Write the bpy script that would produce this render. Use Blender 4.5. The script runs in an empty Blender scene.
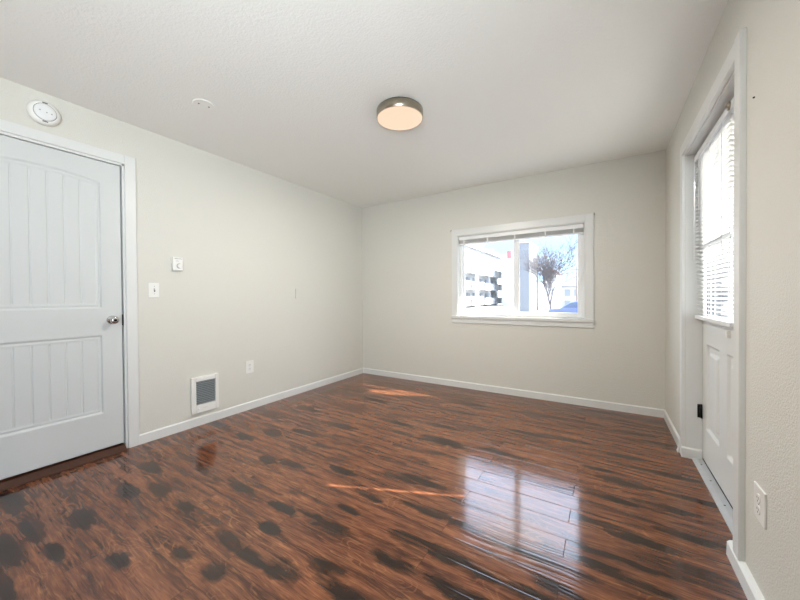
import bpy, bmesh, math, random
from mathutils import Vector, Matrix
S = bpy.context.scene
COL = S.collection

# ------------------------------------------------------------------ camera
XL, YB, XR, H = -3.037, 3.803, 0.469, 2.44
YR = -2.2                                     # wall behind the camera
cam_d = bpy.data.cameras.new('camera'); cam = bpy.data.objects.new('camera', cam_d); COL.objects.link(cam)
yaw, pit, roll = 0.559821959, -0.00974534, -0.00678269
f = Vector((-math.sin(yaw) * math.cos(pit), math.cos(yaw) * math.cos(pit), math.sin(pit)))
r = Vector((math.cos(yaw), math.sin(yaw), 0)); u = r.cross(f)
r2 = r * math.cos(roll) + u * math.sin(roll); u2 = -r * math.sin(roll) + u * math.cos(roll)
m = Matrix((r2, u2, -f)).transposed().to_4x4(); m.translation = Vector((0, 0, 1.12207750))
cam.matrix_world = m
cam_d.sensor_fit = 'HORIZONTAL'; cam_d.sensor_width = 36; cam_d.lens = 326.61 / 800 * 36
cam_d.clip_start = 0.02; cam_d.clip_end = 600
S.camera = cam

# ------------------------------------------------------------------ view, world, sun, fill light
vs = S.view_settings
S.display_settings.display_device = 'sRGB'
vs.view_transform = 'Standard'; vs.look = 'None'; vs.gamma = 1; vs.use_curve_mapping = False
vs.exposure = 0.45
S.cycles.max_bounces = 10; S.cycles.diffuse_bounces = 6; S.cycles.glossy_bounces = 4
S.cycles.transparent_max_bounces = 24
S.cycles.sample_clamp_indirect = 6.0
S.cycles.use_denoising = True

W = bpy.data.worlds.new('sky'); S.world = W; W.use_nodes = True
nt = W.node_tree; N = nt.nodes; N.clear()
def wn(t, **k):
    n = N.new(t)
    for a, b in k.items(): setattr(n, a, b)
    return n
tc = wn('ShaderNodeTexCoord'); sep = wn('ShaderNodeSeparateXYZ'); nt.links.new(tc.outputs['Generated'], sep.inputs[0])
rampz = wn('ShaderNodeValToRGB'); nt.links.new(sep.outputs[2], rampz.inputs[0])
e = rampz.color_ramp.elements
e[0].position = 0.0; e[0].color = (0.42, 0.60, 0.82, 1)
e[1].position = 0.75; e[1].color = (0.5, 0.7, 1.1, 1)
for p__, c__ in ((0.24, (0.20, 0.31, 0.48, 1)), (0.40, (0.92, 1.08, 1.42, 1)), (0.62, (0.95, 1.12, 1.5, 1))):
    k = rampz.color_ramp.elements.new(p__); k.color = c__
k = rampz.color_ramp.elements.new(0.13); k.color = (0.16, 0.25, 0.40, 1)
nz = wn('ShaderNodeTexNoise'); nz.inputs['Scale'].default_value = 3.2; nz.inputs['Detail'].default_value = 5
mp = wn('ShaderNodeMapping'); mp.inputs['Scale'].default_value = (1, 1, 3.5); mp.inputs['Location'].default_value = (0.35, 0.1, 0.2)
nt.links.new(tc.outputs['Generated'], mp.inputs[0]); nt.links.new(mp.outputs[0], nz.inputs[0])
cr = wn('ShaderNodeValToRGB'); nt.links.new(nz.outputs[0], cr.inputs[0])
cr.color_ramp.elements[0].position = 0.50; cr.color_ramp.elements[1].position = 0.66
mx = wn('ShaderNodeMix', data_type='RGBA'); nt.links.new(cr.outputs[0], mx.inputs[0])
nt.links.new(rampz.outputs[0], mx.inputs[6]); mx.inputs[7].default_value = (1.15, 1.17, 1.2, 1)
bg = wn('ShaderNodeBackground'); bg.inputs[1].default_value = 4.2
nt.links.new(mx.outputs[2], bg.inputs[0])
wo = wn('ShaderNodeOutputWorld'); nt.links.new(bg.outputs[0], wo.inputs[0])

sd = bpy.data.lights.new('sun', 'SUN'); sd.energy = 20.0; sd.angle = math.radians(0.53); sd.color = (1.0, 0.90, 0.78)
so = bpy.data.objects.new('sun', sd); COL.objects.link(so); so.location = (6, 6, 8)
so.rotation_euler = Vector((-0.915, -0.395, -0.757)).to_track_quat('-Z', 'Y').to_euler()

def area(name, loc, direction, sx, sy, power, color):
    d = bpy.data.lights.new(name, 'AREA'); d.shape = 'RECTANGLE'; d.size = sx; d.size_y = sy; d.energy = power; d.color = color
    o = bpy.data.objects.new(name, d); COL.objects.link(o); o.location = loc
    o.rotation_euler = Vector(direction).to_track_quat('-Z', 'Y').to_euler(); return o
# added fill light at an unseen opening behind the camera
side = area('unseen_fill_light', (XR + 0.40, -1.30, 1.20), (-0.52, 0.78, 0.72), 1.6, 1.6, 62, (0.84, 0.95, 1.0)); side.data.spread = math.radians(115)

# ------------------------------------------------------------------ material helpers
def lin(c): return c / 12.92 if c <= 0.04045 else ((c + 0.055) / 1.055) ** 2.4
def rgb(r_, g_, b_): return (lin(r_ / 255), lin(g_ / 255), lin(b_ / 255), 1)
def mat(name, color, rough=0.5, metal=0.0, bump=None, spec=0.5, vary=None, coat=0, **kw):
    M = bpy.data.materials.new(name); M.use_nodes = True
    t = M.node_tree; b = t.nodes['Principled BSDF']
    b.inputs['Base Color'].default_value = color; b.inputs['Roughness'].default_value = rough
    b.inputs['Metallic'].default_value = metal; b.inputs['Specular IOR Level'].default_value = spec
    b.inputs['Coat Weight'].default_value = coat
    for k_, v_ in kw.items(): b.inputs[k_].default_value = v_
    co = t.nodes.new('ShaderNodeTexCoord')
    if vary:
        n = t.nodes.new('ShaderNodeTexNoise'); n.inputs['Scale'].default_value = vary[0]; n.inputs['Detail'].default_value = 4
        t.links.new(co.outputs['Object'], n.inputs[0])
        x = t.nodes.new('ShaderNodeMix'); x.data_type = 'RGBA'; t.links.new(n.outputs[0], x.inputs[0])
        x.inputs[6].default_value = color; c2 = [min(1, c * vary[1]) for c in color[:3]] + [1]; x.inputs[7].default_value = c2
        t.links.new(x.outputs[2], b.inputs['Base Color'])
    if bump:
        n = t.nodes.new('ShaderNodeTexNoise'); n.inputs['Scale'].default_value = bump[0]; n.inputs['Detail'].default_value = 2
        t.links.new(co.outputs['Object'], n.inputs[0])
        bp = t.nodes.new('ShaderNodeBump'); bp.inputs['Strength'].default_value = bump[1]; bp.inputs['Distance'].default_value = bump[2]
        t.links.new(n.outputs[0], bp.inputs['Height']); t.links.new(bp.outputs[0], b.inputs['Normal'])
    return M
M_wall = mat('wall_paint', rgb(217, 216, 208), 0.55, bump=(165, 0.6, 0.004), spec=0.35, vary=(1.2, 0.985))
M_ceil = mat('ceiling_paint', rgb(240, 241, 238), 0.8, bump=(90, 0.6, 0.004), spec=0.2, vary=(1.0, 0.985))
M_trim = mat('trim_paint', rgb(222, 224, 222), 0.32, bump=(30, 0.05, 0.002), spec=0.5)
M_door = mat('door_paint', rgb(208, 212, 211), 0.38, bump=(45, 0.08, 0.002), spec=0.5)
M_vinyl = mat('white_vinyl', rgb(236, 238, 238), 0.3, vary=(8, 0.98))
M_plate = mat('white_plastic', rgb(236, 236, 232), 0.3, vary=(20, 0.98))
M_shadow_gap = mat('gap_shade_and_sweep', rgb(30, 28, 26), 0.8, vary=(30, 0.8))
M_black = mat('black_metal', rgb(22, 22, 24), 0.4, metal=0.6, vary=(30, 0.8))
M_nickel = mat('brushed_nickel', rgb(176, 168, 152), 0.28, metal=1.0, vary=(40, 0.9))
M_chrome = mat('satin_chrome', rgb(205, 205, 205), 0.16, metal=1.0, vary=(40, 0.95))
M_alum = mat('aluminium', rgb(200, 203, 206), 0.42, metal=0.35, vary=(25, 0.8))
M_steel = mat('louvre_steel', rgb(178, 186, 190), 0.4, metal=0.3, vary=(60, 0.8))
M_dark = mat('heater_interior', rgb(92, 100, 104), 0.7, vary=(60, 0.7))
M_wood = mat('threshold_wood', rgb(88, 52, 34), 0.35, vary=(14, 0.35))
M_cord = mat('white_cord', rgb(226, 226, 222), 0.7, vary=(60, 0.95))

def glass_mat():
    M = bpy.data.materials.new('window_glass'); M.use_nodes = True; t = M.node_tree; t.nodes.clear()
    tr = t.nodes.new('ShaderNodeBsdfTransparent'); tr.inputs[0].default_value = (0.97, 0.985, 0.98, 1)
    gl = t.nodes.new('ShaderNodeBsdfGlossy'); gl.inputs['Roughness'].default_value = 0.02
    fr = t.nodes.new('ShaderNodeFresnel'); geo = t.nodes.new('ShaderNodeNewGeometry'); ior = t.nodes.new('ShaderNodeMapRange')
    ior.inputs[3].default_value = 1.35; ior.inputs[4].default_value = 1 / 1.35
    t.links.new(geo.outputs['Backfacing'], ior.inputs[0]); t.links.new(ior.outputs[0], fr.inputs[0])
    mxn = t.nodes.new('ShaderNodeMixShader'); o = t.nodes.new('ShaderNodeOutputMaterial')
    t.links.new(fr.outputs[0], mxn.inputs[0]); t.links.new(tr.outputs[0], mxn.inputs[1]); t.links.new(gl.outputs[0], mxn.inputs[2])
    t.links.new(mxn.outputs[0], o.inputs[0]); return M
M_glass = glass_mat()
def slat_mat():
    M = bpy.data.materials.new('blind_slat'); M.use_nodes = True; t = M.node_tree
    b = t.nodes['Principled BSDF']; b.inputs['Base Color'].default_value = rgb(214, 215, 214); b.inputs['Roughness'].default_value = 0.35
    tl = t.nodes.new('ShaderNodeBsdfTranslucent'); tl.inputs[0].default_value = rgb(240, 240, 236)
    a = t.nodes.new('ShaderNodeMixShader'); a.inputs[0].default_value = 0.16
    o = t.nodes['Material Output']
    t.links.new(b.outputs[0], a.inputs[1]); t.links.new(tl.outputs[0], a.inputs[2]); t.links.new(a.outputs[0], o.inputs[0]); return M
M_slat = slat_mat()
def emit_mat(name, color, strength):
    M = bpy.data.materials.new(name); M.use_nodes = True; b = M.node_tree.nodes['Principled BSDF']
    b.inputs['Base Color'].default_value = rgb(245, 230, 210)
    b.inputs['Emission Color'].default_value = color; b.inputs['Emission Strength'].default_value = strength; return M
M_lamp = emit_mat('lamp_diffuser_glow', (1.0, 0.73, 0.53, 1), 0.72)
M_lamp.node_tree.nodes['Principled BSDF'].inputs['Base Color'].default_value = (0.04, 0.035, 0.03, 1)

# ---- floor: glossy hand-scraped laminate, boards along X
def floor_mat():
    M = bpy.data.materials.new('laminate_floor'); M.use_nodes = True; t = M.node_tree; L = t.links
    b = t.nodes['Principled BSDF']
    def nd(ty, **k):
        n = t.nodes.new(ty)
        for a, v in k.items(): setattr(n, a, v)
        return n
    def mth(op, a, b_=None, c=None, clamp=False):
        n = nd('ShaderNodeMath', operation=op, use_clamp=clamp)
        for i, v in enumerate((a, b_, c)):
            if v is None: continue
            if isinstance(v, (int, float)): n.inputs[i].default_value = v
            else: L.new(v, n.inputs[i])
        return n.outputs[0]
    def comb(x, y, z):
        n = nd('ShaderNodeCombineXYZ')
        for i, v in enumerate((x, y, z)):
            if isinstance(v, (int, float)): n.inputs[i].default_value = v
            else: L.new(v, n.inputs[i])
        return n.outputs[0]
    def noise(vec, scale, detail=3, rough=0.55, dist=0.0):
        n = nd('ShaderNodeTexNoise'); L.new(vec, n.inputs['Vector'])
        n.inputs['Scale'].default_value = scale; n.inputs['Detail'].default_value = detail
        n.inputs['Roughness'].default_value = rough; n.inputs['Distortion'].default_value = dist
        return n.outputs[0]
    def ramp(v, a, c, lo=0.0, hi=1.0):
        n = nd('ShaderNodeMapRange', interpolation_type='SMOOTHSTEP'); L.new(v, n.inputs[0])
        for i, q in zip((1, 2, 3, 4), (a, c, lo, hi)): n.inputs[i].default_value = q
        return n.outputs[0]
    def mixc(fac, a, c):
        n = nd('ShaderNodeMix', data_type='RGBA')
        if isinstance(fac, (int, float)): n.inputs[0].default_value = fac
        else: L.new(fac, n.inputs[0])
        for i, v in ((6, a), (7, c)):
            if isinstance(v, tuple): n.inputs[i].default_value = v
            else: L.new(v, n.inputs[i])
        return n.outputs[2]
    co = nd('ShaderNodeTexCoord'); sp = nd('ShaderNodeSeparateXYZ'); L.new(co.outputs['Object'], sp.inputs[0])
    X, Y = sp.outputs[0], sp.outputs[1]
    Wd, Ln = 0.128, 1.22
    rr = mth('DIVIDE', mth('SUBTRACT', Y, 1.54), Wd)
    row = mth('FLOOR', rr); fy = mth('SUBTRACT', rr, row)
    odd = mth('FLOORED_MODULO', row, 2.0)
    three = mth('FLOORED_MODULO', row, 5.0)
    x0 = mth('ADD', mth('MULTIPLY', odd, -0.51), -0.15)
    x0 = mth('ADD', x0, mth('MULTIPLY', mth('COMPARE', three, 1.0, 0.1), -0.0))
    cc = mth('DIVIDE', mth('SUBTRACT', X, x0), Ln); colm = mth('FLOOR', cc); fx = mth('SUBTRACT', cc, colm)
    wn_ = nd('ShaderNodeTexWhiteNoise', noise_dimensions='2D'); L.new(comb(row, colm, 0), wn_.inputs[0])
    rnd = wn_.outputs[0]; off = mth('MULTIPLY', rnd, 37.0)
    # grain coordinates, shifted per board
    wob = mth('MULTIPLY', mth('SUBTRACT', noise(comb(mth('MULTIPLY', X, 3.2), mth('MULTIPLY', Y, 9.0), off), 1.0, 2), 0.5), 0.045)
    Yw = mth('ADD', Y, wob)
    g1 = noise(comb(mth('MULTIPLY', X, 2.5), mth('MULTIPLY', Yw, 26.0), off), 1.0, 4, 0.6)
    g2 = noise(comb(mth('MULTIPLY', X, 11.0), mth('MULTIPLY', Yw, 150.0), off), 1.0, 3, 0.6)
    broad = noise(comb(mth('MULTIPLY', X, 1.6), mth('MULTIPLY', Y, 6.0), off), 1.0, 2, 0.5, 0.6)
    rings = mth('SINE', mth('MULTIPLY', mth('ADD', noise(comb(mth('MULTIPLY', X, 3.0), mth('MULTIPLY', Y, 10.0), off), 1.0, 2, 0.4, 0.5), 0), 85.0))
    base = mixc(ramp(g1, 0.32, 0.68), rgb(70, 38, 25), rgb(136, 84, 56))
    base = mixc(mth('MULTIPLY', ramp(g2, 0.50, 0.72), 0.42), base, rgb(182, 124, 80))
    base = mixc(mth('MULTIPLY', ramp(rings, 0.55, 1.0), mth('MULTIPLY', ramp(broad, 0.46, 0.64), 0.3)), base, rgb(188, 130, 84))
    base = mixc(mth('MULTIPLY', ramp(g2, 0.50, 0.30), 0.5), base, rgb(50, 27, 19))
    # per-board tone
    base = mixc(mth('MULTIPLY', rnd, 0.22), base, rgb(70, 40, 34))
    # dark mineral figure: measured patches (attribute) broken up by grain, plus free ones
    at = nd('ShaderNodeAttribute', attribute_name='dark_figure')
    nfig = noise(comb(mth('MULTIPLY', X, 7.0), mth('MULTIPLY', Yw, 30.0), off), 1.0, 4, 0.65)
    nlow = noise(comb(mth('MULTIPLY', X, 5.0), mth('MULTIPLY', Y, 14.0), off), 1.0, 2, 0.5)
    fig = mth('ADD', at.outputs['Fac'], mth('MULTIPLY', mth('SUBTRACT', nfig, 0.5), 1.7))
    fig = mth('ADD', fig, mth('MULTIPLY', mth('SUBTRACT', nlow, 0.5), 2.4))
    dark = ramp(fig, -0.30, 1.05)
    streak = noise(comb(mth('MULTIPLY', X, 2.2), mth('MULTIPLY', Y, 13.0), off), 1.0, 4, 0.6, 0.3)
    dark2 = mth('MULTIPLY', ramp(streak, 0.54, 0.76), 0.8)
    dk = mth('MAXIMUM', mth('MULTIPLY', dark, 0.93), dark2)
    base = mixc(dk, base, rgb(19, 13, 11))
    # seams
    ey = mth('MULTIPLY', mth('MINIMUM', fy, mth('SUBTRACT', 1.0, fy)), Wd)
    ex = mth('MULTIPLY', mth('MINIMUM', fx, mth('SUBTRACT', 1.0, fx)), Ln)
    em = mth('MINIMUM', ey, ex)
    seam = ramp(em, 0.0028, 0.0008)
    base = mixc(mth('MULTIPLY', seam, 0.4), base, rgb(24, 15, 12))
    L.new(base, b.inputs['Base Color'])
    b.inputs['Roughness'].default_value = 0.17
    L.new(mth('ADD', mth('MULTIPLY', g2, 0.06), 0.07), b.inputs['Roughness'])
    b.inputs['IOR'].default_value = 1.58
    b.inputs['Specular IOR Level'].default_value = 0.5
    # hand-scraped relief
    scr = noise(comb(mth('MULTIPLY', X, 1.5), mth('MULTIPLY', Yw, 75.0), off), 1.0, 2, 0.5)
    fine = noise(comb(mth('MULTIPLY', X, 12.0), mth('MULTIPLY', Y, 60.0), off), 1.0, 2, 0.5)
    hgt = mth('ADD', mth('MULTIPLY', scr, 1.0), mth('MULTIPLY', fine, 0.12))
    hgt = mth('SUBTRACT', hgt, mth('MULTIPLY', ramp(em, 0.004, 0.0), 0.4))
    bp = nd('ShaderNodeBump'); bp.inputs['Strength'].default_value = 0.7; bp.inputs['Distance'].default_value = 0.0010
    L.new(hgt, bp.inputs['Height']); L.new(bp.outputs[0], b.inputs['Normal'])
    return M
M_floor = floor_mat()

# ------------------------------------------------------------------ mesh helpers
class MB:
    def __init__(s): s.v = []; s.f = []; s.sm = []
    def add(s, vs_, fs, smooth=False):
        n = len(s.v); s.v += [tuple(q) for q in vs_]; s.f += [tuple(n + i for i in q) for q in fs]; s.sm += [smooth] * len(fs); return s
    def box(s, x0, x1, y0, y1, z0, z1, M_=None):
        vs_ = [Vector((x, y, z)) for x in (x0, x1) for y in (y0, y1) for z in (z0, z1)]
        if M_ is not None: vs_ = [M_ @ q for q in vs_]
        return s.add(vs_, [(0, 1, 3, 2), (4, 6, 7, 5), (0, 4, 5, 1), (2, 3, 7, 6), (0, 2, 6, 4), (1, 5, 7, 3)])
    def lathe(s, prof, c=(0, 0, 0), axis='z', n=48, smooth=True):
        # prof: list of (radius, height) closed with caps
        c = Vector(c); vs_ = []; fs = []
        def P(r_, h, a):
            x, y = r_ * math.cos(a), r_ * math.sin(a)
            return c + {'z': Vector((x, y, h)), 'x': Vector((h, x, y)), 'y': Vector((y, h, x))}[axis]
        for (r_, h) in prof:
            for i in range(n): vs_.append(P(r_, h, 2 * math.pi * i / n))
        for j in range(len(prof) - 1):
            for i in range(n):
                a, b_ = j * n + i, j * n + (i + 1) % n
                fs.append((a, b_, b_ + n, a + n))
        s.add(vs_, fs, smooth)
        k0 = len(s.v) - len(vs_)
        s.f.append(tuple(k0 + i for i in reversed(range(n)))); s.sm.append(False)
        k1 = k0 + (len(prof) - 1) * n
        s.f.append(tuple(k1 + i for i in range(n))); s.sm.append(False)
        return s
    def tube(s, pts, rad, n=8, smooth=True):
        pts = [Vector(q) for q in pts]; rs = rad if isinstance(rad, (list, tuple)) else [rad] * len(pts)
        vs_ = []; fs = []
        for i, q in enumerate(pts):
            d = (pts[min(i + 1, len(pts) - 1)] - pts[max(i - 1, 0)]).normalized()
            a = d.orthogonal().normalized() if i == 0 else (a - d * a.dot(d)).normalized()
            b_ = d.cross(a)
            for k_ in range(n):
                t = 2 * math.pi * k_ / n; vs_.append(q + (a * math.cos(t) + b_ * math.sin(t)) * rs[i])
        for j in range(len(pts) - 1):
            for i in range(n):
                p_, q_ = j * n + i, j * n + (i + 1) % n; fs.append((p_, q_, q_ + n, p_ + n))
        fs.append(tuple(reversed(range(n)))); fs.append(tuple((len(pts) - 1) * n + i for i in range(n)))
        return s.add(vs_, fs, smooth)
    def prism(s, poly, axis, a, b_):
        # poly: 2D points in the plane normal to axis; extruded from a to b_
        def P(p_, h):
            return {'x': (h, p_[0], p_[1]), 'y': (p_[0], h, p_[1]), 'z': (p_[0], p_[1], h)}[axis]
        n = len(poly)
        vs_ = [P(q, a) for q in poly] + [P(q, b_) for q in poly]
        fs = [(i, (i + 1) % n, (i + 1) % n + n, i + n) for i in range(n)] + [tuple(reversed(range(n))), tuple(range(n, 2 * n))]
        return s.add(vs_, fs)
    def build(s, name, M_, parent=None, bevel=0.0, org=None, seg=2, kind=None, label=None):
        me = bpy.data.meshes.new(name)
        o_ = Vector(org) if org is not None else Vector((0, 0, 0))
        me.from_pydata([tuple(Vector(q) - o_) for q in s.v], [], s.f)
        me.polygons.foreach_set('use_smooth', s.sm)
        bm = bmesh.new(); bm.from_mesh(me); bmesh.ops.recalc_face_normals(bm, faces=bm.faces); bm.to_mesh(me); bm.free()
        me.materials.append(M_); me.update()
        o = bpy.data.objects.new(name, me); COL.objects.link(o); o.location = o_
        if parent is not None:
            o.parent = parent; o.location = o_ - parent.location if org is not None else -parent_world(parent)
        if bevel:
            b = o.modifiers.new('bevel', 'BEVEL'); b.width = bevel; b.segments = seg; b.limit_method = 'ANGLE'; b.angle_limit = math.radians(40)
        if kind: o['kind'] = kind
        if label: o['label'] = label
        return o
def parent_world(o):
    v = Vector((0, 0, 0))
    while o is not None: v += o.location; o = o.parent
    return v
def empty(name, loc, label=None, cat=None, group=None, kind=None):
    o = bpy.data.objects.new(name, None); COL.objects.link(o); o.location = loc; o.empty_display_size = 0.1
    return tag(o, label, cat, group, kind)
def tag(o, label=None, cat=None, group=None, kind=None):
    if label: o['label'] = label
    if cat: o['category'] = cat
    if group: o['group'] = group
    if kind: o['kind'] = kind
    return o

# ================================================================== SETTING
# ---- floor (grid carrying the measured dark figure of the boards)
BL = [(-2.78, 0.38, 0.16, 0.05), (-2.38, 0.39, 0.13, 0.045), (-2.2, 0.29, 0.2, 0.06), (-2.25, 0.53, 0.11, 0.05), (-1.77, 0.53, 0.07, 0.045), (-2.07, 0.4, 0.08, 0.04), (-1.95, 0.24, 0.14, 0.06), (-1.83, 1.13, 0.12, 0.04), (-1.86, 0.86, 0.14, 0.045), (-1.45, 1.13, 0.1, 0.04), (-1.16, 1.16, 0.17, 0.045), (-1.38, 1.0, 0.06, 0.04), (-1.45, 0.85, 0.12, 0.05), (-1.15, 0.87, 0.1, 0.055), (-1.29, 0.85, 0.1, 0.04), (-1.57, 0.69, 0.06, 0.05), (-1.36, 0.71, 0.06, 0.05), (-0.98, 0.97, 0.1, 0.04), (-2.23, 0.87, 0.1, 0.05), (-1.12, 1.45, 0.08, 0.03), (-1.16, 1.31, 0.08, 0.035), (-0.74, 1.29, 0.12, 0.04), (-0.77, 1.14, 0.1, 0.045), (-0.54, 1.29, 0.2, 0.05), (-0.74, 1.51, 0.2, 0.04), (-0.43, 1.29, 0.16, 0.04), (-0.8, 0.92, 0.15, 0.05), (-0.43, 1.15, 0.15, 0.05), (-2.31, 1.71, 0.1, 0.045), (-1.99, 1.42, 0.08, 0.05), (-2.52, 2.28, 0.14, 0.04), (-2.08, 1.87, 0.14, 0.045), (-2.46, 1.56, 0.09, 0.045), (-1.79, 1.47, 0.1, 0.035), (-1.93, 2.14, 0.15, 0.035), (-1.45, 1.58, 0.08, 0.04), (-2.9, 1.6, 0.1, 0.04), (-2.57, 0.95, 0.12, 0.05), (-2.37, 0.76, 0.1, 0.05), (-1.17, 2.57, 0.16, 0.03), (-1.1, 2.29, 0.18, 0.035), (-0.98, 1.74, 0.19, 0.04), (-1.35, 2.27, 0.16, 0.035), (-0.58, 2.36, 0.18, 0.035), (-0.51, 2.8, 0.2, 0.035), (-0.9, 2.71, 0.15, 0.03), (0.12, 2.74, 0.12, 0.045), (0.11, 2.36, 0.13, 0.05), (0.31, 2.6, 0.2, 0.035), (0.4, 2.35, 0.13, 0.04), (0.27, 2.19, 0.12, 0.035), (-0.02, 2.46, 0.1, 0.03), (0.02, 2.14, 0.16, 0.035), (0.19, 3.24, 0.14, 0.03), (0.33, 3.12, 0.16, 0.03), (-0.05, 1.88, 0.16, 0.035), (-2.12, 2.86, 0.17, 0.045), (-1.93, 2.11, 0.14, 0.04), (-1.59, 2.44, 0.17, 0.04), (-1.09, 2.32, 0.15, 0.04), (-1.2, 2.58, 0.14, 0.035), (-1.14, 3.26, 0.2, 0.04), (-1.19, 2.98, 0.18, 0.035), (-1.41, 1.58, 0.08, 0.04), (-1.07, 1.72, 0.14, 0.045), (-0.4, 3.81, 0.2, 0.04), (-0.04, 3.67, 0.2, 0.04), (-0.84, 3.97, 0.22, 0.04), (-1.99, 3.64, 0.2, 0.04), (-2.86, 2.76, 0.15, 0.04), (-0.52, 3.29, 0.2, 0.035), (-0.23, 2.84, 0.18, 0.035), (-0.22, 1.49, 0.18, 0.035), (-0.07, 1.58, 0.15, 0.03), (0.05, 1.66, 0.2, 0.04), (0.17, 1.83, 0.14, 0.04), (-0.27, 1.29, 0.2, 0.04), (0.37, 1.98, 0.14, 0.04), (0.36, 1.75, 0.16, 0.04), (-0.14, 1.37, 0.14, 0.04), (0.12, 1.55, 0.14, 0.04)]
def make_floor():
    nx, ny = 190, 400
    x0, x1, y0, y1 = XL - 0.05, XR + 0.06, YR - 0.05, YB + 0.05
    vs_ = []; val = []
    random.seed(3)
    blots = list(BL)
    for i in range(40): blots.append((random.uniform(-2.8, 0.3), random.uniform(-2.1, 0.05), random.uniform(.08, .18), random.uniform(.03, .05)))
    for j in range(ny + 1):
        y = y0 + (y1 - y0) * j / ny
        near = [q for q in blots if abs(q[1] - y) < 0.14]
        for i in range(nx + 1):
            x = x0 + (x1 - x0) * i / nx
            w = 0.0
            for (bx, by, a, b_) in near:
                d = ((x - bx) / (a * 1.35)) ** 2 + ((y - by) / (b_ * 1.0)) ** 2
                if d < 1.6: w = max(w, 1 - d)
                elif d < 4: w = max(w, -0.6)
            if w == 0.0: w = -1.0
            vs_.append((x, y, 0)); val.append(w)
    fs = [(j * (nx + 1) + i, j * (nx + 1) + i + 1, (j + 1) * (nx + 1) + i + 1, (j + 1) * (nx + 1) + i) for j in range(ny) for i in range(nx)]
    me = bpy.data.meshes.new('floor'); me.from_pydata(vs_, [], fs)
    at = me.attributes.new('dark_figure', 'FLOAT', 'POINT'); at.data.foreach_set('value', val)
    me.materials.append(M_floor)
    o = bpy.data.objects.new('floor', me); COL.objects.link(o); o['kind'] = 'structure'
make_floor()
MB().box(XL - 0.2, XR + 0.16, YR - 0.15, YB + 0.15, -0.14, -0.004).build('subfloor', mat('subfloor_board', rgb(120, 100, 80), 0.8, vary=(5, 0.8)), kind='structure')
MB().box(XL - 0.15, XR + 0.16, YR - 0.15, YB + 0.15, H, H + 0.12).build('ceiling', M_ceil, kind='structure')

# door 1 opening y 0.135..0.985, z 0..2.122 ; window 1 opening ; door 2 opening
D1a, D1b, D1z = 0.135, 0.985, 2.122
W1a, W1b, W1z0, W1z1 = -1.540, -0.168, 0.885, 1.865
D2a, D2b, D2z = 1.875, 2.950, 2.085
w = MB(); T = 0.115
w.box(XL - T, XL, YR - 0.12, D1a, -0.004, H).box(XL - T, XL, D1b, YB + T, -0.004, H).box(XL - T, XL, D1a, D1b, D1z, H)
w.build('wall_left', M_wall, kind='structure')
w = MB()
w.box(XL - T, W1a, YB, YB + T, -0.14, H).box(W1b, XR + 0.16, YB, YB + T, -0.14, H)
w.box(W1a, W1b, YB, YB + T, -0.14, W1z0).box(W1a, W1b, YB, YB + T, W1z1, H)
w.build('wall_back', M_wall, kind='structure')
w = MB(); TR = 0.16
w.box(XR, XR + TR, YR - 0.12, -1.95, -0.14, H).box(XR, XR + TR, -0.15, D2a, -0.14, H).box(XR, XR + TR, -1.95, -0.15, -0.14, 0.45).box(XR, XR + TR, -1.95, -0.15, 2.25, H)
w.box(XR, XR + TR, D2b, YB, -0.14, H).box(XR, XR + TR, D2a, D2b, D2z, H)
w.build('wall_right', M_wall, kind='structure')
w = MB()
w.box(XL, XR, YR - 0.12, YR, -0.004, H)
w.build('wall_rear', mat('rear_wall_bounce_cut', rgb(120, 112, 104), 0.6, vary=(2, 0.95)), kind='structure')  # unseen wall toned dark to cut light bouncing back into the room

# ---- baseboards: profile with a small top chamfer
def bb_profile(t=0.013, h=0.075): return [(0, 0), (t, 0), (t, h - 0.008), (t * 0.45, h), (0, h)]
def base_x(name, x, sgn, ya, yb_, t=0.013, h=0.075):       # along Y, on a wall at x
    MB().prism([(x + sgn * p[0], p[1]) for p in bb_profile(t, h)], 'y', ya, yb_).build(name, M_trim, kind='structure')
base_x('baseboard_left', XL, 1, 1.050, YB - 0.0005)
base_x('baseboard_left', XL, 1, YR, 0.068)
MB().prism([(YB - p[0], p[1]) for p in bb_profile()], 'x', XL + 0.013, XR - 0.013).build('baseboard_back', M_trim, kind='structure')
# right: far piece up to the door recess (chipped end), then round the corner on the jamb
mb = MB().prism([(XR - p[0], p[1]) for p in bb_profile()], 'y', 3.012, YB)
mb.prism([(XR - 0.030, 0.0), (XR - 0.004, 0.0), (XR - 0.006, 0.05), (XR - 0.016, 0.052), (XR - 0.021, 0.03)], 'y', 3.012, 3.055)
mb.build('baseboard_right', M_trim, kind='structure')
MB().prism([(D2b - p[0], p[1]) for p in bb_profile(0.013, 0.072)], 'x', XR - 0.020, XR + 0.090).build('baseboard_right', M_trim, bevel=0.002, kind='structure')
# near piece: deeper board running under the door casing
MB().prism([(XR - p[0], p[1]) for p in [(0, 0), (0.024, 0), (0.022, 0.056), (0.014, 0.064), (0, 0.068)]], 'y', YR, 1.935).build('baseboard_right', M_trim, kind='structure')
MB().prism([(YR + p[0], p[1]) for p in bb_profile()], 'x', XL + 0.013, XR - 0.024).build('baseboard_rear', M_trim, kind='structure')

# ---- framed opening added behind the camera to let sky and fill light in
w3 = empty('added_opening', (XR + 0.1, -1.05, 0.45), kind='structure')
fr = MB()
for a, b_ in ((-1.95, -1.89), (-0.21, -0.15), (-1.08, -1.02)): fr.box(XR + 0.04, XR + 0.10, a, b_, 0.45, 2.25)
for a, b_ in ((0.45, 0.51), (2.19, 2.25)): fr.box(XR + 0.04, XR + 0.10, -1.95, -0.15, a, b_)
fr.build('window_frame', M_vinyl, w3)

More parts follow.
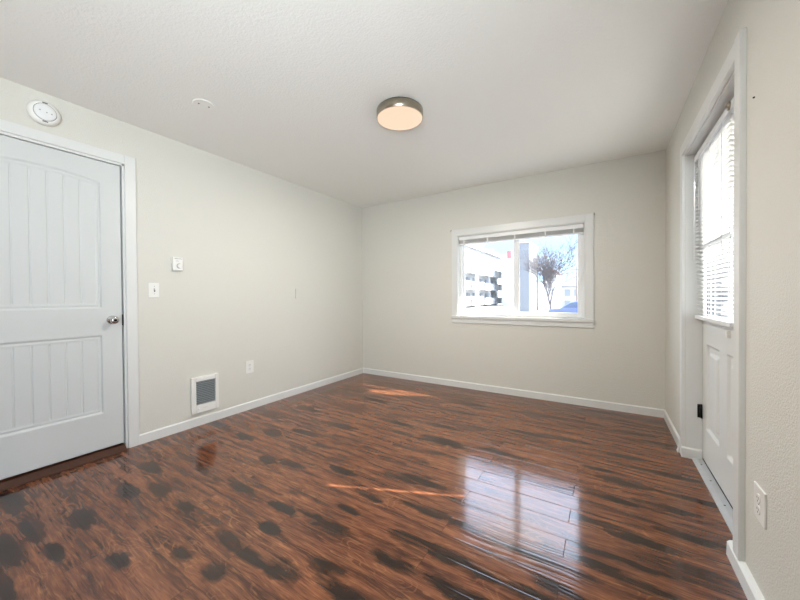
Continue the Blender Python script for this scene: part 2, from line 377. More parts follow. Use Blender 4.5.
# ================================================================== DOOR 1 (left wall): plank-panel interior door
door1 = empty('door_1', (XL, 0.555, 0), kind='structure')
def heightfield(name, fn, ys, zs, xface, sgn, thick, M_, parent):
    # relief face at x = xface + sgn*fn ; body behind
    vs_ = []; ny, nz_ = len(ys), len(zs)
    for z in zs:
        for y in ys: vs_.append((xface + sgn * fn(y, z), y, z))
    fs = [(j * ny + i, j * ny + i + 1, (j + 1) * ny + i + 1, (j + 1) * ny + i) for j in range(nz_ - 1) for i in range(ny - 1)]
    mb_ = MB(); mb_.add(vs_, fs, True)
    xb = xface - sgn * thick
    k0 = len(mb_.v)
    ring = [j for j in range(ny)] + [j * ny + ny - 1 for j in range(1, nz_)] + [(nz_ - 1) * ny + i for i in range(ny - 2, -1, -1)] + [j * ny for j in range(nz_ - 2, 0, -1)]
    back = []
    for q in ring:
        v = mb_.v[q]; mb_.v.append((xb, v[1], v[2])); back.append(len(mb_.v) - 1)
    n = len(ring)
    for i in range(n):
        mb_.f.append((ring[i], ring[(i + 1) % n], back[(i + 1) % n], back[i])); mb_.sm.append(False)
    mb_.f.append(tuple(back)); mb_.sm.append(False)
    return mb_.build(name, M_, parent)
def lerp(a, b_, n): return [a + (b_ - a) * i / n for i in range(n + 1)]
def sstep(a, b_, x):
    t = min(1, max(0, (x - a) / (b_ - a))); return t * t * (3 - 2 * t)
GR = [0.4285 + 0.0775 * k_ for k_ in range(-2, 5)]
def d1(y, z):
    dd = 0
    dz = None
    if 1.0 < z:   top = 1.982 - 0.034 * ((y - 0.555) / 0.29) ** 2; bot = 1.057
    else:         top = 0.860; bot = 0.305
    s_ = min(y - 0.266, 0.845 - y, top - z, z - bot)      # inside distance
    if s_ <= 0: return 0
    # small bead groove at the outline, then cove down to the recessed plank field
    dd = -0.011 * sstep(0.0, 0.007, s_) + 0.004 * sstep(0.011, 0.017, s_) - 0.003 * sstep(0.022, 0.030, s_)
    if s_ > 0.034:
        for g in GR:
            q = abs(y - g)
            if q < 0.0050: dd -= 0.0065 * (1 - q / 0.0050)
    return dd
heightfield('door_slab', d1, lerp(0.150, 0.958, 300), lerp(0.050, 2.102, 340), XL - 0.004, 1, 0.035, M_door, door1)
# jambs, stop, casing
mb = MB()
mb.box(XL - T, XL + 0.002, 0.969, 0.990, 0.0, 2.122).box(XL - T, XL + 0.002, 0.130, 0.145, 0.0, 2.122).box(XL - T, XL + 0.002, 0.130, 0.990, 2.107, 2.130)
mb.box(XL - 0.06, XL - 0.042, 0.948, 0.966, 0.03, 2.107).box(XL - 0.06, XL - 0.042, 0.145, 0.160, 0.03, 2.107).box(XL - 0.06, XL - 0.042, 0.145, 0.966, 2.094, 2.107)
mb.build('door_jamb', M_trim, door1, bevel=0.001)
MB().box(XL - 0.001, XL + 0.016, 0.982, 1.050, 0, 2.188).build('casing', M_trim, door1, bevel=0.003)
MB().box(XL - 0.001, XL + 0.016, 0.068, 0.132, 0, 2.188).build('casing', M_trim, door1, bevel=0.003)
MB().box(XL - 0.001, XL + 0.0155, 0.132, 0.982, 2.122, 2.188).build('casing', M_trim, door1, bevel=0.003)
MB().box(XL - 0.075, XL - 0.045, 0.15, 0.96, 0.03, 2.10).build('gap_shade_sheet', M_shadow_gap, door1)  # dark sheet behind the slab, painting in the shade of the door gap
MB().prism([(XL - 0.11, 0.0), (XL + 0.052, 0.0), (XL + 0.050, 0.010), (XL + 0.010, 0.036), (XL - 0.11, 0.046)], 'y', 0.146, 0.962).build('threshold', M_wood, door1, bevel=0.002)
kn = MB().lathe([(0.031, 0), (0.031, 0.004), (0.026, 0.009), (0.012, 0.012), (0.011, 0.026), (0.017, 0.032), (0.0255, 0.044), (0.027, 0.054), (0.024, 0.063), (0.013, 0.068)], (XL - 0.004, 0.900, 0.968), 'x').build('door_knob', M_chrome, door1)
MB().lathe([(0.009, 0), (0.009, 0.002), (0.007, 0.003)], (XL + 0.0635, 0.900, 0.968), 'x', 20).build('keyhole', M_black, kn)
MB().box(XL - 0.030, XL + 0.0005, 0.9585, 0.9640, 0.925, 1.005).build('strike_plate', M_black, door1)

# ================================================================== WINDOW 1 (back wall)
win = empty('window_1', (-0.854, YB, W1z0), kind='structure')
CY = YB - 0.016
MB().box(-1.612, W1a, CY, YB + 0.001, 0.886, 1.945).build('casing', M_trim, win, bevel=0.003)
MB().box(W1b, -0.094, CY, YB + 0.001, 0.886, 1.945).build('casing', M_trim, win, bevel=0.003)
MB().box(W1a, W1b, CY + 0.0005, YB + 0.001, W1z1, 1.945).build('casing', M_trim, win, bevel=0.003)
MB().box(-1.616, -0.090, YB - 0.030, YB + 0.075, 0.852, 0.886).build('window_sill', M_trim, win, bevel=0.004)
MB().box(-1.610, -0.096, YB - 0.014, YB + 0.001, 0.797, 0.852).build('apron', M_trim, win, bevel=0.003)
# drywall-return liner
mb = MB().box(W1a - 0.0, W1a + 0.008, YB, YB + T, 0.886, W1z1).box(W1b - 0.008, W1b, YB, YB + T, 0.886, W1z1).box(W1a, W1b, YB, YB + T, W1z1 - 0.008, W1z1).box(W1a, W1b, YB + 0.07, YB + T, 0.870, 0.890)
mb.build('window_liner', M_trim, win)
def rect_frame(name, x0, x1, z0, z1, y0, y1, wl, wr, wb, wt, M_, parent, bev=0.003):
    q = MB().box(x0, x0 + wl, y0, y1, z0, z1).box(x1 - wr, x1, y0, y1, z0, z1).box(x0 + wl, x1 - wr, y0 + 0.0005, y1 - 0.0005, z0, z0 + wb).box(x0 + wl, x1 - wr, y0 + 0.0005, y1 - 0.0005, z1 - wt, z1)
    return q.build(name, M_, parent, bevel=bev)
rect_frame('window_frame', W1a + 0.008, W1b - 0.008, 0.890, W1z1 - 0.008, YB + 0.056, YB + 0.113, 0.028, 0.028, 0.026, 0.028, M_vinyl, win)
s1 = rect_frame('sash', -1.504, -0.842, 0.912, 1.832, YB + 0.083, YB + 0.106, 0.020, 0.046, 0.022, 0.030, M_vinyl, win)
MB().box(-1.486, -0.886, YB + 0.093, YB + 0.097, 0.932, 1.804).build('glass_pane', M_glass, s1)
s2 = rect_frame('sash', -0.862, -0.202, 0.912, 1.832, YB + 0.060, YB + 0.082, 0.040, 0.036, 0.030, 0.030, M_vinyl, win)
MB().box(-0.824, -0.236, YB + 0.069, YB + 0.073, 0.940, 1.804).build('glass_pane', M_glass, s2)
for z0 in (1.262, 1.468):
    MB().box(-0.222, -0.207, YB + 0.044, YB + 0.061, z0, z0 + 0.072).build('sash_latch', M_plate, win, bevel=0.004)

# raised mini-blind in the window
wb = empty('window_blind', (-0.854, YB + 0.03, 1.857), 'white mini blind pulled all the way up under the head of the back window', 'blind')
MB().box(W1a + 0.012, W1b - 0.012, YB + 0.010, YB + 0.048, 1.812, 1.855).build('headrail', M_vinyl, wb, bevel=0.003)
mb = MB()
for i in range(16):
    z = 1.808 - i * 0.0023
    mb.box(W1a + 0.018, W1b - 0.018, YB + 0.0125, YB + 0.0415, z - 0.0009, z)
mb.build('slat_stack', mat('stacked_slats', rgb(226, 227, 225), 0.5, vary=(30, 0.9)), wb)
MB().box(W1a + 0.016, W1b - 0.016, YB + 0.014, YB + 0.040, 1.753, 1.769).build('bottom_rail', M_vinyl, wb, bevel=0.003)
for x in (-1.46, -1.17, -0.86, -0.54, -0.27):
    MB().box(x - 0.007, x + 0.007, YB + 0.0085, YB + 0.0425, 1.7515, 1.812).build('ladder_tape', M_cord, wb, bevel=0.001)
MB().tube([(-1.335, YB + 0.009, 1.815), (-1.336, YB + 0.008, 1.5), (-1.335, YB + 0.009, 1.02)], 0.0012, 6).build('lift_cord', M_cord, wb)
# little rod hooks at the casing's top corners
for i, (x, lab) in enumerate(((-0.088, 'tiny metal rod hook at the top right corner of the window casing'), (-1.618, 'tiny metal rod hook at the top left corner of the window casing'))):
    MB().tube([(x, YB, 1.945), (x, YB - 0.012, 1.945), (x, YB - 0.022, 1.938), (x, YB - 0.026, 1.928), (x, YB - 0.022, 1.921)], 0.0035, 8).build('rod_hook', M_nickel, org=(x, YB, 1.945))
    tag(bpy.context.scene.objects['rod_hook' if i == 0 else 'rod_hook.001'], lab, 'hook', 'curtain rod hooks')

# ================================================================== DOOR 2 (right wall): half-lite exterior door
DX = 0.560
door2 = empty('door_2', (DX, 2.49, 0), kind='structure')
Ya, Yb2 = 1.900, 2.944
LIa, LIb, LIz0, LIz1 = 2.250, 2.860, 0.985, 2.030
def d2(y, z):
    for (a, b_) in ((2.560, 2.852), (2.140, 2.432)):
        s_ = min(y - a, b_ - y, z - 0.240, 0.802 - z)
        if s_ > 0:
            return -0.013 * sstep(0, 0.014, s_) + 0.013 * sstep(0.048, 0.066, s_) + 0.003 * sstep(0, 0.004, s_) * (1 - sstep(0.004, 0.012, s_))
    return 0
heightfield('door_slab', d2, lerp(Ya, Yb2, 230), lerp(0.022, LIz0, 130), DX, -1, 0.044, M_trim, door2)
mb = MB().box(DX, DX + 0.044, Ya, LIa, LIz0 - 0.002, 2.068).box(DX, DX + 0.044, LIb, Yb2, LIz0 - 0.002, 2.068).box(DX, DX + 0.044, LIa, LIb, LIz1, 2.068)
mb.build('door_rail', M_trim, door2)
q = MB()
for a, b_, c_, d_ in ((LIa - 0.022, LIa, LIz0 - 0.0, LIz1 + 0.022), (LIb, LIb + 0.022, LIz0 - 0.0, LIz1 + 0.022)): q.box(DX - 0.008, DX + 0.001, a, b_, c_, d_)
q.box(DX - 0.008, DX + 0.001, LIa - 0.022, LIb + 0.022, LIz0 - 0.022, LIz0).box(DX - 0.008, DX + 0.001, LIa, LIb, LIz1, LIz1 + 0.022)
q.build('glass_frame', M_vinyl, door2, bevel=0.003)
MB().box(DX + 0.020, DX + 0.025, LIa, LIb, LIz0, LIz1).build('glass_pane', M_glass, door2)
# muntin cross outside the glass
MB().box(DX + 0.026, DX + 0.034, LIa, LIb, 1.435, 1.455).box(DX + 0.026, DX + 0.034, 2.480, 2.500, LIz0, LIz1).build('muntin', M_vinyl, door2)
# jambs / head / sides
mb = MB().box(XR + 0.004, XR + TR, D2a, Ya - 0.004, 0.0, D2z).box(XR + 0.004, XR + TR, D2b - 0.0015, D2b + 0.002, 0.0, D2z).box(XR + 0.004, XR + TR, Ya - 0.004, D2b, 2.076, D2z + 0.001)
M_ext = mat('reveal_darkening_grey', rgb(96, 98, 100), 0.6, vary=(6, 0.9))  # grey linings added to darken the bright reveals behind the slats
MB().box(DX + 0.046, XR + TR, D2b - 0.014, D2b - 0.002, 0.0, D2z - 0.01).box(DX + 0.046, XR + TR, Ya, D2b - 0.014, 2.060, 2.075).build('dark_stop_lining', M_ext, door2)
MB().box(DX + 0.027, DX + 0.0442, LIb - 0.004, LIb + 0.001, LIz0, LIz1).box(DX + 0.003, DX + 0.019, LIb - 0.004, LIb + 0.001, LIz0, LIz1).box(DX + 0.027, DX + 0.0442, LIa, LIb - 0.004, LIz1 - 0.004, LIz1 + 0.001).build('dark_reveal_lining', M_ext, door2)
mb.build('door_jamb', M_trim, door2, bevel=0.001)
MB().box(XR - 0.020, XR + 0.001, 1.803, 1.868, 0.062, 2.162).build('casing', M_trim, door2, bevel=0.002, label='near upright door casing standing on the baseboard')
MB().box(XR - 0.018, XR + 0.001, D2b + 0.001, 3.012, 0.0, 2.148).build('casing', M_trim, door2, bevel=0.002)
MB().box(XR - 0.0185, XR + 0.001, 1.868, 3.012, D2z - 0.001, 2.155).build('casing', M_trim, door2, bevel=0.002)
th = MB().prism([(XR + 0.036, 0.0), (XR + 0.040, 0.006), (XR + 0.060, 0.013), (DX + 0.06, 0.016), (DX + 0.06, 0.0)], 'y', D2a, D2b - 0.013).build('threshold', M_alum, door2)
for y in (2.05, 2.35, 2.62, 2.84): MB().lathe([(0.005, 0), (0.005, 0.001), (0.003, 0.0016)], (XR + 0.066, y, 0.013), 'z', 12).build('screw', M_black, th)
MB().box(DX - 0.001, DX + 0.02, Ya, Yb2, 0.004, 0.022).build('door_sweep', M_shadow_gap, door2)
for z in (0.335, 1.85):
    h = MB().box(DX - 0.026, DX - 0.012, D2b - 0.005, D2b - 0.0012, z - 0.045, z + 0.045)
    h.tube([(DX - 0.007, D2b - 0.008, z - 0.047), (DX - 0.007, D2b - 0.008, z + 0.047)], 0.0055, 10)
    h.build('hinge', M_black, door2)
MB().lathe([(0.030, 0), (0.028, -0.008), (0.012, -0.012), (0.012, -0.035), (0.026, -0.048), (0.026, -0.060), (0.014, -0.066)], (DX, 1.965, 0.95), 'x', 32).build('door_knob', M_chrome, door2)
# near-side end bracket that holds the bottom rail
MB().box(DX - 0.016, DX + 0.001, 2.372, 2.392, 0.895, 0.930).build('hold_down_bracket', M_plate, door2, bevel=0.003)

# ---- mini blind on the door
db = empty('door_blind', (0.528, 2.59, 2.05), 'white slatted mini blind hanging closed over the glass of the right hand door', 'blind')
B0, B1 = 2.206, 2.925
MB().box(0.512, 0.552, B0 - 0.06, B1 + 0.006, 2.012, 2.052).build('headrail', M_vinyl, db, bevel=0.004)
TILT = math.radians(24)
nsl = 41
for i in range(nsl):
    z = 1.998 - i * (1.998 - 1.002) / (nsl - 1)
    sh = 0.0 if z > 1.66 else 0.052 * min(1, (1.66 - z) / 0.05)
    prof = []
    for k_ in range(7):
        t = -0.014 + 0.028 * k_ / 6; prof.append((t, 0.0016 * (1 - (t / 0.014) ** 2)))
    pts = [(a, b_) for a, b_ in prof] + [(a, b_ - 0.0005) for a, b_ in reversed(prof)]
    ct, st = math.cos(TILT), math.sin(TILT)
    # room edge (-x) raised
    pts = [(0.530 + a * ct + b_ * st, z - a * st + b_ * ct) for a, b_ in pts]
    n = len(pts)
    mb = MB(); mb.add([(p_[0], B0 + sh, p_[1]) for p_ in pts] + [(p_[0], B1, p_[1]) for p_ in pts],
                      [(j, (j + 1) % n, (j + 1) % n + n, j + n) for j in range(n)] + [tuple(range(n)), tuple(range(n, 2 * n))])
    mb.build('slat', M_slat, db)
MB().box(0.516, 0.544, B0 - 0.002, B1 + 0.008, 0.962, 0.984).build('bottom_rail', M_vinyl, db, bevel=0.004)
for y in (2.34, 2.58, 2.84):
    MB().tube([(0.5165, y, 2.015), (0.5165, y, 0.985)], 0.0011, 6).tube([(0.5435, y, 2.015), (0.5435, y, 0.985)], 0.0011, 6).build('ladder_cord', M_cord, db)
MB().tube([(0.506, 2.895, 2.03), (0.506, 2.895, 1.35)], 0.003, 8).build('tilt_wand', M_vinyl, db)
MB().lathe([(0.020, 0.0), (0.020, -0.006), (0.017, -0.010), (0.008, -0.011)], (0.5125, 2.195, 2.034), 'x', 28).lathe([(0.006, -0.010), (0.006, -0.014), (0.003, -0.015)], (0.5125, 2.195, 2.034), 'x', 12).build('end_cap', M_nickel, db, label='small round metal end cap')

# ================================================================== CEILING LIGHT
LX, LY = -1.222, 1.964
lt = empty('ceiling_light', (LX, LY, H), 'round flush ceiling light with brushed nickel drum and glowing warm diffuser', 'ceiling light')
MB().lathe([(0.150, H), (0.150, H - 0.010)], (LX, LY, 0), 'z', 64).build('mounting_plate', M_black, lt)  # plate coloured black to paint in the shadow gap above the drum
MB().lathe([(0.158, H - 0.009), (0.163, H - 0.011), (0.163, H - 0.064), (0.160, H - 0.066), (0.158, H - 0.066), (0.158, H - 0.030)], (LX, LY, 0), 'z', 72).build('drum_shade', M_nickel, lt)
MB().lathe([(0.1575, H - 0.058), (0.1575, H - 0.066), (0.150, H - 0.070), (0.10, H - 0.072)], (LX, LY, 0), 'z', 72).build('diffuser', M_lamp, lt)
ld = bpy.data.lights.new('lamp_glow', 'AREA'); ld.shape = 'DISK'; ld.size = 0.30; ld.energy = 26.0; ld.color = (1, 0.93, 0.84)
lo = bpy.data.objects.new('lamp_glow', ld); COL.objects.link(lo); lo.location = (0, 0, -0.080); lo.parent = lt

# ceiling junction cover
cv = empty('ceiling_cover_plate', (-2.31, 1.19, H), 'thin round painted cover plate with two screws on the ceiling', 'cover plate')
MB().lathe([(0.066, H), (0.066, H - 0.003), (0.063, H - 0.0055)], (-2.31, 1.19, 0), 'z', 48).build('plate', M_ceil, cv)
for dx, dy in ((-0.030, 0.004), (0.030, -0.004)):
    MB().lathe([(0.005, H - 0.005), (0.005, H - 0.0075), (0.003, H - 0.008)], (-2.31 + dx * 0.35 + dy, 1.19 + dx, 0), 'z', 12).build('screw', M_black, cv)

# ================================================================== LEFT WALL DEVICES
# smoke alarm above the door
al = empty('smoke_alarm', (XL, 0.573, 2.305), 'round white smoke alarm on the left wall above the door', 'smoke alarm')
AC = (XL, 0.573, 2.305)
MB().lathe([(0.073, 0), (0.075, 0.006), (0.075, 0.020), (0.070, 0.028), (0.062, 0.036), (0.052, 0.038)], AC, 'x', 56).build('housing', M_plate, al)
MB().lathe([(0.050, 0.034), (0.0505, 0.040), (0.046, 0.044), (0.02, 0.046)], AC, 'x', 48).build('cover', M_vinyl, al)
MB().lathe([(0.0525, 0.036), (0.0525, 0.0386)], AC, 'x', 48).build('vent_ring', M_dark, al)
for dy, dz in ((0.0, 0.058), (0.0, -0.058)):
    MB().box(XL + 0.036, XL + 0.0392, 0.573 + dy - 0.012, 0.573 + dy + 0.012, 2.305 + dz - 0.003, 2.305 + dz + 0.003).build('slot', M_dark, al)
for dy, dz in ((-0.024, 0.004), (0.006, -0.002), (0.028, -0.004)):
    MB().lathe([(0.004, 0.0445), (0.004, 0.0462)], (XL, 0.573 + dy, 2.305 + dz), 'x', 10).build('indicator', M_steel, al)

# thermostat
tm = empty('thermostat', (XL, 1.343, 1.41), 'small white wall thermostat with a round dial', 'thermostat')
MB().box(XL, XL + 0.030, 1.288, 1.364, 1.353, 1.465).build('housing', M_plate, tm, bevel=0.004)
MB().lathe([(0.021, 0.029), (0.021, 0.031)], (XL, 1.335, 1.392), 'x', 32).build('dial_recess', M_steel, tm)
MB().lathe([(0.0185, 0.030), (0.0180, 0.038), (0.015, 0.040)], (XL, 1.338, 1.391), 'x', 32).build('dial', M_plate, tm)
mb = MB()
for i in range(9): mb.box(XL + 0.030, XL + 0.0305, 1.300 + i * 0.0065, 1.304 + i * 0.0065, 1.449, 1.453)
for i in range(4): mb.box(XL + 0.030, XL + 0.0305, 1.310 + i * 0.0065, 1.314 + i * 0.0065, 1.431, 1.434)
mb.build('scale_marks', M_dark, tm)

def plate(parent, y0, y1, z0, z1, M_=M_plate, t=0.006, x=XL, sgn=1):
    a, b_ = sorted((x, x + sgn * t)); return MB().box(a, b_, y0, y1, z0, z1).build('cover_plate', M_, parent, bevel=0.002)
sw = empty('light_switch', (XL, 1.164, 1.189), 'white toggle light switch beside the left door casing', 'light switch')
plate(sw, 1.124, 1.197, 1.132, 1.246)
MB().box(XL + 0.005, XL + 0.0068, 1.1595, 1.1695, 1.176, 1.202).build('slot', M_dark, sw)
MB().prism([(XL + 0.005, 1.184), (XL + 0.0165, 1.197), (XL + 0.0155, 1.203), (XL + 0.005, 1.197)], 'y', 1.1615, 1.1675).build('toggle', M_plate, sw, bevel=0.001)
for z in (1.159, 1.219): MB().lathe([(0.0034, 0.0055), (0.003, 0.0072)], (XL, 1.1645, z), 'x', 12).build('screw', M_steel, sw)

bp_ = empty('blank_wall_plate', (XL, 2.61, 1.168), 'blank cover plate painted the wall colour near the far end of the left wall', 'cover plate')
MB().box(XL, XL + 0.010, 2.562, 2.634, 1.112, 1.224).build('plate', M_wall, bp_, bevel=0.0015)

def outlet(name, label, x, sgn, yc, zc, wy=0.078, hz=0.122):
    o = empty(name, (x, yc, zc), label, 'outlet')
    plate(o, yc - wy / 2, yc + wy / 2, zc - hz / 2, zc + hz / 2, t=0.0065, x=x, sgn=sgn)
    for dz in (-0.020, 0.020):
        mb_ = MB().lathe([(0.0165, sgn * 0.005), (0.0165, sgn * 0.0085), (0.015, sgn * 0.0092)], (x, yc, zc + dz), 'x', 28)
        rc = mb_.build('receptacle', M_plate, o)
        q_ = MB()
        for dy, hh in ((-0.0062, 0.0045), (0.0062, 0.0038)):
            a, b_ = sorted((x + sgn * 0.0088, x + sgn * 0.0096)); q_.box(a, b_, yc + dy - 0.0012, yc + dy + 0.0012, zc + dz - hh + 0.003, zc + dz + hh + 0.003)
        q_.lathe([(0.0026, sgn * 0.0088), (0.0026, sgn * 0.0096)], (x, yc, zc + dz - 0.008), 'x', 10)
        q_.build('slots', M_dark, rc)
    MB().lathe([(0.003, sgn * 0.006), (0.0028, sgn * 0.0078)], (x, yc, zc), 'x', 12).build('screw', M_steel, o)
    return o
outlet('electrical_outlet', 'white duplex outlet low on the left wall beside the wall heater', XL, 1, 1.978, 0.427, 0.084, 0.124)
outlet('electrical_outlet', 'white duplex outlet low on the right wall near the door casing', XR, -1, 1.648, 0.378, 0.096, 0.122)

# in-wall fan heater
ht = empty('wall_heater', (XL, 1.553, 0.27), 'white recessed electric wall heater with grey louvred grille above the baseboard', 'heater')
hy0, hy1, hz0, hz1 = 1.422, 1.655, 0.115, 0.430; gy0, gy1, gz0, gz1 = 1.460, 1.626, 0.185, 0.390
mb = MB().box(XL, XL + 0.024, hy0, gy0, hz0, hz1).box(XL, XL + 0.024, gy1, hy1, hz0, hz1).box(XL, XL + 0.024, gy0, gy1, hz0, gz0).box(XL, XL + 0.024, gy0, gy1, gz1, hz1)
mb.build('cover_frame', M_plate, ht, bevel=0.004)
MB().box(XL + 0.0005, XL + 0.003, gy0, gy1, gz0, gz1).build('back_panel', M_dark, ht)
for i in range(13):
    z = gz0 + 0.008 + i * (gz1 - gz0 - 0.016) / 12
    MB().prism([(XL + 0.006, z - 0.004), (XL + 0.020, z - 0.0045), (XL + 0.0205, z - 0.001), (XL + 0.006, z + 0.0045)], 'y', gy0, gy1).build('louvre', M_steel, ht)
MB().lathe([(0.009, 0.0235), (0.0085, 0.030), (0.006, 0.031)], (XL, 1.478, 0.150), 'x', 24).build('control_knob', M_vinyl, ht)
mb = MB()
for i in range(7): mb.box(XL + 0.024, XL + 0.0243, 1.511 + i * 0.006, 1.514 + i * 0.006, 0.150, 0.153)
mb.build('scale_marks', M_steel, ht)

# small dark nail left in the right wall
nl = MB().lathe([(0.003, 0.0), (0.003, -0.004), (0.002, -0.005)], (XR, 1.724, 1.849), 'x', 12).build('nail', M_black, org=(XR, 1.724, 1.849))
tag(nl, 'tiny dark nail head in the right wall near the upper casing', 'nail')

# ================================================================== OUTSIDE
G = -0.80
M_ground = mat('pale_pavement', rgb(176, 174, 170), 0.9, vary=(0.3, 0.8))
MB().box(-70, 60, YB + 1.0, 170, G - 0.3, G).box(XR + 0.9, 60, -20, YB + 1.0, G - 0.3, G).build('ground', M_ground, kind='structure')
MB().box(XR + TR, XR + 5.5, -1.0, 7.5, -0.16, -0.02).build('door_landing', mat('bounce_cut_deck', rgb(96, 90, 84), 0.9, vary=(3, 0.8)), kind='structure')  # landing enlarged and darkened to cut bounce light onto the blind
# unseen eave added over the back window to trim the sun to a sliver
MB().box(-4.0, XR + 0.16, YB + T, YB + T + 0.66, 2.50, 2.62).build('sun_cut_eave', M_trim, kind='structure')

M_backdrop = mat('backdrop_siding', rgb(98, 102, 106), 0.8, vary=(2, 0.8))
nb = empty('backdrop_house', (5.0, 15, G), 'grey house added as a dark backdrop behind the door blind', 'house')
q = MB()
q.box(0.95, 9.0, 12.0, 20.0, G - 0.3, 8.6).build('wall', M_backdrop, nb)  # house added so the gaps between the slats read dark
q = MB().prism([(11.6, 8.6), (20.4, 8.6), (16.0, 11.0)], 'x', 0.6, 9.4); q.build('roof', M_backdrop, nb)
for z in (0.0, 2.7, 5.6):
    for x in (1.3, 3.0, 5.2): MB().box(x, x + 0.9, 11.94, 12.02, z, z + 1.3).build('window', M_dark, nb)
M_stucco = mat('white_stucco', rgb(186, 187, 186), 0.9, vary=(0.5, 0.95))
M_cream = mat('pale_siding', rgb(165, 162, 158), 0.9, vary=(0.5, 0.93))
M_bwin = mat('building_glass', rgb(132, 138, 148), 0.6, vary=(0.6, 0.7))
M_rec = mat('recess_wall', rgb(156, 165, 184), 0.9, vary=(0.5, 0.9))
M_brick = mat('red_brick', rgb(160, 108, 112), 0.9, vary=(3, 0.8))
M_pinkroof = mat('faded_red_roof', rgb(150, 96, 94), 0.9, vary=(1, 0.9))
M_greyroof = mat('grey_roof', rgb(112, 122, 134), 0.9, vary=(1, 0.9))
M_tower = mat('tower_render', rgb(116, 118, 121), 0.9, vary=(0.5, 0.95))
M_rail = mat('painted_rail', rgb(150, 154, 160), 0.7, vary=(3, 0.9))
M_bark = mat('bare_bark', rgb(100, 95, 96), 0.95, vary=(4, 0.7))
M_car = mat('blue_car_paint', rgb(84, 100, 165), 0.3, vary=(2, 0.85), coat=0.5)
M_carg = mat('car_glass', rgb(60, 80, 110), 0.1, vary=(2, 0.85))
M_tyre = mat('tyre_rubber', rgb(30, 30, 32), 0.8, vary=(5, 0.8))
M_wire = mat('pole_timber', rgb(120, 112, 105), 0.9, vary=(5, 0.8))

# apartment block: facade along Y at x=-20, with balconies
G2 = -1.4
ab = empty('apartment_building', (-24, 64, G2), 'long white apartment block with rows of balconies seen in the left pane', 'building')
MB().box(-30, -20, 44, 75, G2 - 0.3, 9.6).build('wall', M_stucco, ab)
MB().box(-30.3, -19.4, 43.7, 75.3, 9.6, 10.0).build('roof', M_cream, ab)
for fz in (0.15, 2.85, 5.55, 8.2):
    if fz < 8:
        for k_, y0 in enumerate((45.5, 52.5, 59.5, 66.5)):
            bal = MB().box(-20.0, -18.7, y0, y0 + 5.6, fz - 0.55, fz - 0.35).build('balcony', M_stucco, ab)
            mb = MB().box(-18.8, -18.7, y0, y0 + 5.6, fz - 0.35, fz + 0.55).box(-20, -18.7, y0, y0 + 0.1, fz - 0.35, fz + 0.55).box(-20, -18.7, y0 + 5.5, y0 + 5.6, fz - 0.35, fz + 0.55)
            mb.build('parapet', M_stucco, bal)
            MB().box(-18.72, -18.64, y0 - 0.05, y0 + 5.65, fz + 0.55, fz + 0.70).box(-18.72, -18.60, y0 - 0.05, y0 + 5.65, fz - 0.60, fz - 0.45).box(-18.72, -18.62, y0 + 2.7, y0 + 2.85, fz - 0.45, fz + 2.0).build('railing', M_rail, bal)
    for y0 in (46.2, 49.4, 53.2, 56.4, 60.2, 63.4, 67.2, 70.4):
        zz = fz - 0.2
        if zz + 1.7 < 9.5:
            wd = MB().box(-20.02, -19.93, y0, y0 + 1.5, zz, zz + 1.75).build('window', M_bwin, ab)
            MB().box(-19.95, -19.88, y0 + 0.7, y0 + 0.8, zz, zz + 1.75).build('mullion', M_stucco, wd)

# pale block behind with red chimney
pb = empty('pale_building', (-13.5, 66, G2), 'pale stucco building with a small red chimney left of the window mullion', 'building')
MB().box(-17.4, -12.4, 66, 74, G2 - 0.3, 8.3).build('wall', M_stucco, pb)
MB().box(-17.6, -12.2, 65.8, 74.2, 8.3, 8.55).build('roof', M_cream, pb)
MB().box(-16.6, -15.8, 67, 67.9, 8.55, 10.2).build('chimney', M_brick, pb)

# tall narrow white wing
tw = empty('white_tower', (-8, 44, G), 'tall narrow white building wing in the right pane beside the mullion', 'building')
MB().prism([(-8.9, 41.08), (-7.6, 41.08), (-7.6, 47.2), (-8.9, 47.2)], 'z', G - 0.8, 7.45).build('wall', M_tower, tw)
MB().prism([(-8.98, 41.0), (-7.52, 41.0), (-7.52, 47.3), (-8.98, 47.3)], 'z', 7.45, 7.60).build('parapet_cap', M_cream, tw)
MB().box(-7.62, -7.55, 43.0, 43.4, 5.9, 6.5).build('window', M_bwin, tw)

# house behind the tree
hs = empty('white_house', (-6.4, 46, G), 'white house with a faded pink roof behind the bare tree', 'house')
MB().box(-6.95, -5.35, 47, 52, G - 0.8, 4.1).build('wall', M_stucco, hs)
MB().prism([(-7.15, 4.1), (-5.15, 4.1), (-6.15, 4.9)], 'y', 46.8, 52.2).build('roof', M_pinkroof, hs)
for z in (0.2, 2.3): MB().box(-5.37, -5.30, 48.2, 49.6, z, z + 1.0).build('window', M_bwin, hs)
h2 = empty('grey_roofed_house', (-3.6, 54, G), 'distant pale house with grey roof at the right edge of the window view', 'house')
MB().box(-5.7, -1.2, 56, 63, G - 0.8, 2.6).build('wall', M_cream, h2)
MB().prism([(55.7, 2.6), (63.3, 2.6), (59.5, 4.9)], 'x', -6.0, -0.9).build('roof', M_greyroof, h2)
for x in (-5.2, -3.9, -2.5):
    for z in (-0.6, 1.1): MB().box(x, x + 0.75, 55.93, 56.02, z, z + 0.95).build('window', M_bwin, h2)

# utility pole
up = empty('utility_pole', (-2.55, 40, G), 'thin timber utility pole with crossarm at the right of the window view', 'utility pole')
MB().tube([(-2.55, 40, G - 0.4), (-2.55, 40, 4.3)], [0.10, 0.07], 8).build('pole', M_wire, up)
MB().box(-3.2, -1.9, 39.95, 40.05, 3.85, 3.98).build('crossarm', M_wire, up)
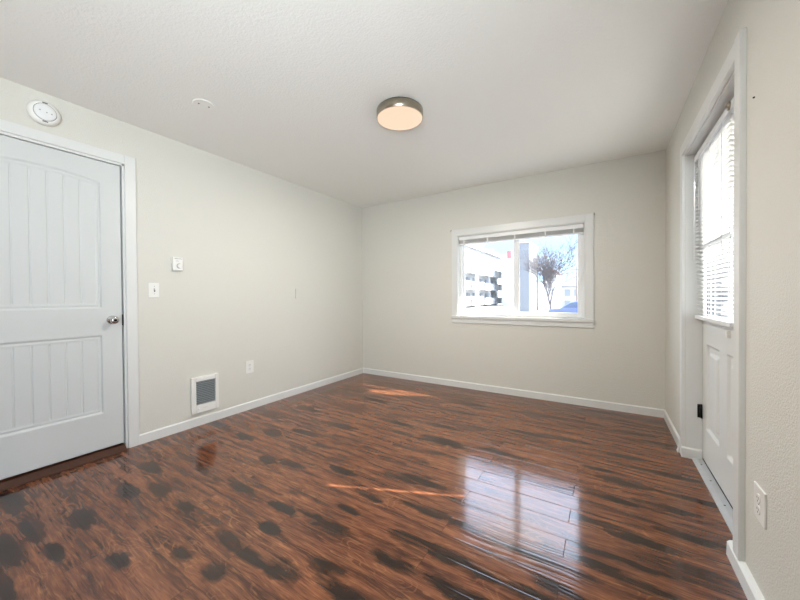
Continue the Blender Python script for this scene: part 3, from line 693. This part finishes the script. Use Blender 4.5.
# car
def car():
    c = empty('parked_car', (-3.1, 27.5, G), 'blue parked car in the lower right corner of the window view', 'car')
    cx, cy = -2.55, 28.0
    z0 = G
    prof = [(-2.05, .35), (-2.1, .62), (-2.0, .82), (-1.75, .92), (-1.15, 1.0), (-0.55, 1.42), (-0.1, 1.53), (0.9, 1.50), (1.5, 1.25), (1.95, 1.0), (2.1, .9), (2.12, .4), (1.8, .3), (-1.8, .3)]
    b = MB().prism([(cx + p[0] + 0.9, z0 + p[1]) for p in prof], 'y', cy - 0.85, cy + 0.85).build('body', M_car, c, bevel=0.09, seg=3)
    gl = [(-1.0, 1.02), (-0.5, 1.37), (-0.05, 1.45), (0.85, 1.42), (1.35, 1.2), (1.5, 1.03)]
    MB().prism([(cx + p[0] + 0.9, z0 + p[1]) for p in gl], 'y', cy - 0.865, cy + 0.865).build('side_glass', M_carg, c)
    for wx in (-1.3, 1.35):
        for wy in (-0.78, 0.78):
            wv = MB().lathe([(0.30, -0.1), (0.33, -0.08), (0.33, 0.08), (0.30, 0.1)], (cx + 0.9 + wx, cy + wy, z0 + 0.33), 'y', 24).build('wheel', M_tyre, c)
            MB().lathe([(0.19, -0.106), (0.19, 0.106)], (cx + 0.9 + wx, cy + wy, z0 + 0.33), 'y', 16).build('hubcap', M_alum, wv)
car()
# bare tree
def tree():
    random.seed(11)
    o = empty('bare_tree', (-3.85, 30.0, G), 'bare leafless tree with a wide fan of twigs in the right pane', 'tree')
    mb_ = MB(); tw_ = MB()
    def grow(p, d, L_, r_, dep):
        pts = [p]; rs = [r_]; q = p.copy(); dd = d.copy()
        nseg = 3
        for i in range(nseg):
            dd = (dd + Vector((random.uniform(-1, 1), random.uniform(-1, 1), random.uniform(-.4, .8))) * 0.13).normalized()
            q = q + dd * (L_ / nseg); pts.append(q.copy()); rs.append(r_ * (1 - 0.35 * (i + 1) / nseg))
        rs = [max(v_, 0.010) for v_ in rs]
        (mb_ if dep < 2 else tw_).tube(pts, rs, 6 if dep < 2 else 3, True)
        if dep >= 7: return
        for k_ in range(2 if dep > 0 else 4):
            ax = Vector((random.uniform(-1, 1), random.uniform(-1, 1), random.uniform(-.25, .55))).normalized()
            nd_ = (dd + ax * random.uniform(0.32, 0.80)).normalized()
            if nd_.z < -0.15: nd_.z = 0.05
            grow(q, nd_, L_ * random.uniform(0.78, 0.98), r_ * 0.60, dep + 1)
        if dep in (1, 2, 3, 4):
            ax = Vector((random.uniform(-1, 1), random.uniform(-1, 1), random.uniform(-.1, .6))).normalized()
            grow(pts[2], (dd + ax * 0.9).normalized(), L_ * 0.7, r_ * 0.5, dep + 1)
    grow(Vector((-3.85, 30, G - 0.1)), Vector((0.02, 0, 1)), 1.28, 0.09, 0)
    mb_.build('trunk', M_bark, o); tw_.build('twigs', M_bark, o)
tree()
